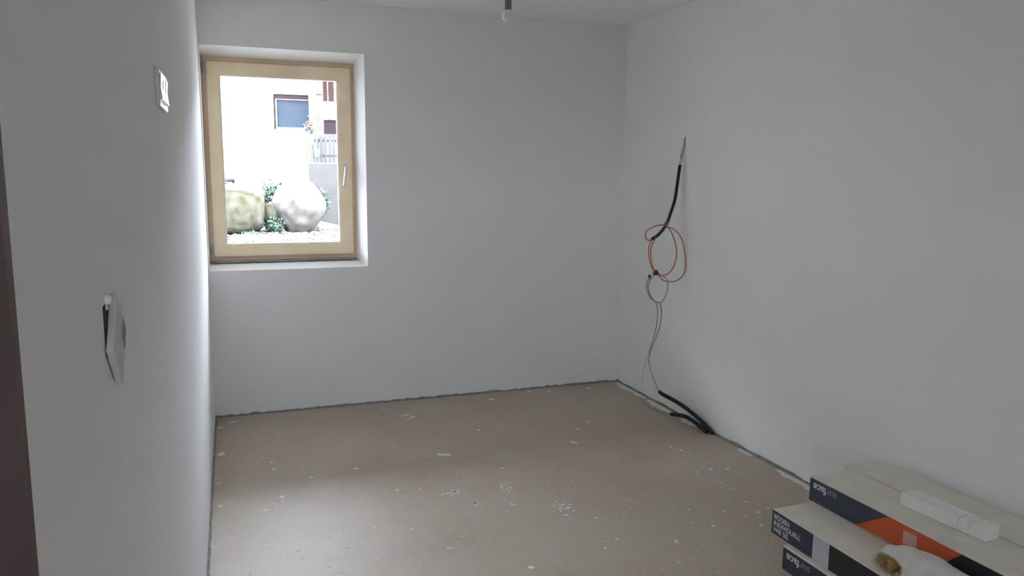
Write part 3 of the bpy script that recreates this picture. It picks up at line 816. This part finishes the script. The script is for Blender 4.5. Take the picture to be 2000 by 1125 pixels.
# picket fence
fe = tag(empty('picket_fence', (1.70, 15.0, 1.655)), 'grey weathered picket fence standing on the concrete wall', 'fence')
rnd = random.Random(3)
pm = None
for k in range(16):
    x = 0.075 * k
    if pm is None:
        bm = bmesh.new()
        pr = [(-0.027, 0.0), (0.027, 0.0), (0.027, 0.53), (0.0, 0.56), (-0.027, 0.53)]
        f = [bm.verts.new((a, -0.01, b)) for a, b in pr]; g = [bm.verts.new((a, 0.012, b)) for a, b in pr]
        bm.faces.new(f); bm.faces.new(g[::-1])
        for i in range(5): bm.faces.new((f[i], g[i], g[(i + 1) % 5], f[(i + 1) % 5]))
        o = obj('picket', bm, M['grey_board'], fe); pm = o.data
    else:
        o = bpy.data.objects.new('picket', pm); COL.objects.link(o); o.parent = fe
    o.location = (x, 0, rnd.uniform(-0.001, 0.0)); o.rotation_euler = (0, rnd.uniform(-0.02, 0.02), 0); o.scale = (1, 1, rnd.uniform(0.93, 1.03))
for z in (0.12, 0.40):
    obj('rail', bx((-0.05, 0.012, z), (1.2, 0.04, z + 0.05)), M['grey_board'], fe)

# flower pot on a stand
pt = tag(empty('flower_pot', (1.55, 14.75, 1.655)), 'white pot of pink flowers on a thin stand beside the picket fence', 'flower pot')
obj('pot', lathe([(0, 0.33), (0.055, 0.33), (0.085, 0.50), (0.09, 0.50), (0.09, 0.515), (0.075, 0.515), (0, 0.50)], 18), M['pot'], pt)
for k in range(3):
    a = 2.1 * k + 0.4
    obj('leg', tube([(0.075 * math.cos(a), 0.075 * math.sin(a), 0.0), (0.05 * math.cos(a), 0.05 * math.sin(a), 0.335)], 0.010, 8, 2), M['beige_wood'], pt)
rn = random.Random(4)
bm = bmesh.new()
for k in range(60):
    c = Vector((rn.gauss(-0.03, 0.035), rn.gauss(0, 0.035), 0.60 + abs(rn.gauss(0, 0.07))))
    bmesh.ops.create_icosphere(bm, subdivisions=1, radius=0.018, matrix=Matrix.Translation(c))
o = obj('blossom', bm, M['flower'], pt); o['kind'] = 'stuff'
bm = bmesh.new()
for k in range(14):
    a = rn.uniform(0, 6.28); q = rn.uniform(0.05, 0.14)
    tube([(0, 0, 0.49), (q * 0.5 * math.cos(a), q * 0.5 * math.sin(a), 0.58), (q * math.cos(a), q * math.sin(a), 0.56 + rn.uniform(0, 0.1))], 0.009, 5, 4, 0, bm)
obj('leaves', bm, M['leaf'], pt)
wc = tag(empty('garden_tool', (1.66, 14.70, 1.655)), 'grey-blue garden tool leaning beside the white flower pot', 'garden tool')
obj('handle', tube([(0.02, 0, 0.0), (0.0, 0.10, 0.30), (0.04, 0.20, 0.56)], 0.014, 8, 4), M['slate'], wc, True)
obj('blade', bx((-0.04, -0.02, 0.10), (0.05, 0.0, 0.26), 0.006), M['slate'], wc)

# white house across the garden
hs = tag(empty('house', (-3.0, 19.0, 1.3)), 'white rendered house with dark-framed window beyond the garden', 'house')
def hpart(name, bm, m, par=None, root=hs):
    o = obj(name, bm, m, par or root)
    if not par: o.matrix_parent_inverse = Matrix.Translation(root.location).inverted()
    return o
bm = bmesh.new()
hx0, hx1, hz0, hz1 = -60.0, 2.16, 1.2, 4.0  # unseen left stretch of the house, lengthened to block the sky
wx0, wx1, wz0, wz1 = 1.16, 2.02, 2.475, 3.275
for lo, hi in (((hx0, 19, hz0), (wx0, 27, hz1)), ((wx1, 19, hz0), (hx1, 27, hz1)), ((wx0, 19, hz0), (wx1, 27, wz0)), ((wx0, 19, wz1), (wx1, 27, hz1)), ((wx0, 19.25, wz0), (wx1, 27, wz1))):
    add_box(bm, lo, hi)
hpart('wall', bm, M['facade'])
hpart('sky_block_wing', bx((hx0, 18.6, hz0), (-7.5, 27, 9.0)), M['facade'])  # unseen tall wing, added to block sky light from the left
bm = bmesh.new()
pr = [(18.7, 3.95), (23.0, 5.1), (27.4, 3.95), (27.4, 4.1), (23.0, 5.25), (18.7, 4.1)]
f = [bm.verts.new((hx0 - 0.4, a, b)) for a, b in pr]; g = [bm.verts.new((hx1, a, b)) for a, b in pr]
bm.faces.new(f); bm.faces.new(g[::-1])
for i in range(6): bm.faces.new((f[i], g[i], g[(i + 1) % 6], f[(i + 1) % 6]))
hpart('roof', bm, M['roof'])
wf = hpart('window', frame_bm(wx0, wx1, wz0, wz1, 19.03, 19.12, (0.045, 0.03, 0.0, 0.10), 0.0), M['dark_frame'])
hpart('sash', frame_bm(wx0 + 0.045, wx1 - 0.03, wz0, wz1 - 0.10, 19.06, 19.14, (0.03, 0.03, 0.05, 0.025), 0.0), M['pale_frame'])
hpart('pane', bx((wx0 + 0.07, 19.10, wz0 + 0.04), (wx1 - 0.05, 19.11, wz1 - 0.12)), M['dark_glass'])
hpart('sill', bx((wx0 - 0.03, 18.95, wz0 - 0.035), (wx1, 19.05, wz0), 0.005), M['pale_frame'])

# wooden shed to its right, with corner post
sh = tag(empty('shed', (2.9, 18.2, 1.3)), 'shed with pale corner post and red-brown boards, right of the white house', 'shed')
def spart(name, bm, m):
    return hpart(name, bm, m, None, sh)
spart('post', bx((1.87, 17.9, 1.25), (2.165, 18.2, 4.2), 0.01), M['beige_wood'])
spart('bracket', bx((2.02, 17.88, 3.20), (2.13, 17.92, 3.23)), M['slate'])
for k in range(12):
    spart('board', bx((2.19 + 0.15 * k, 18.5, 3.10), (2.33 + 0.15 * k, 18.53, 4.2), 0.004), M['brown_board'])
spart('white_panel', bx((2.19, 18.5, 2.70), (4.0, 18.54, 3.095)), M['facade'])
spart('ledge', bx((2.19, 18.40, 2.86), (4.0, 18.5, 2.90)), M['pale_frame'])
spart('dark_opening', bx((2.19, 18.55, 2.36), (4.0, 18.58, 2.70)), M['dark_frame'])  # flat dark sheet standing in for the darkness of an opening
spart('base_wall', bx((2.19, 18.5, 1.25), (4.0, 18.6, 2.36)), M['facade'])
spart('roof', bx((1.8, 17.7, 4.2), (4.4, 18.65, 4.35)), M['roof'])
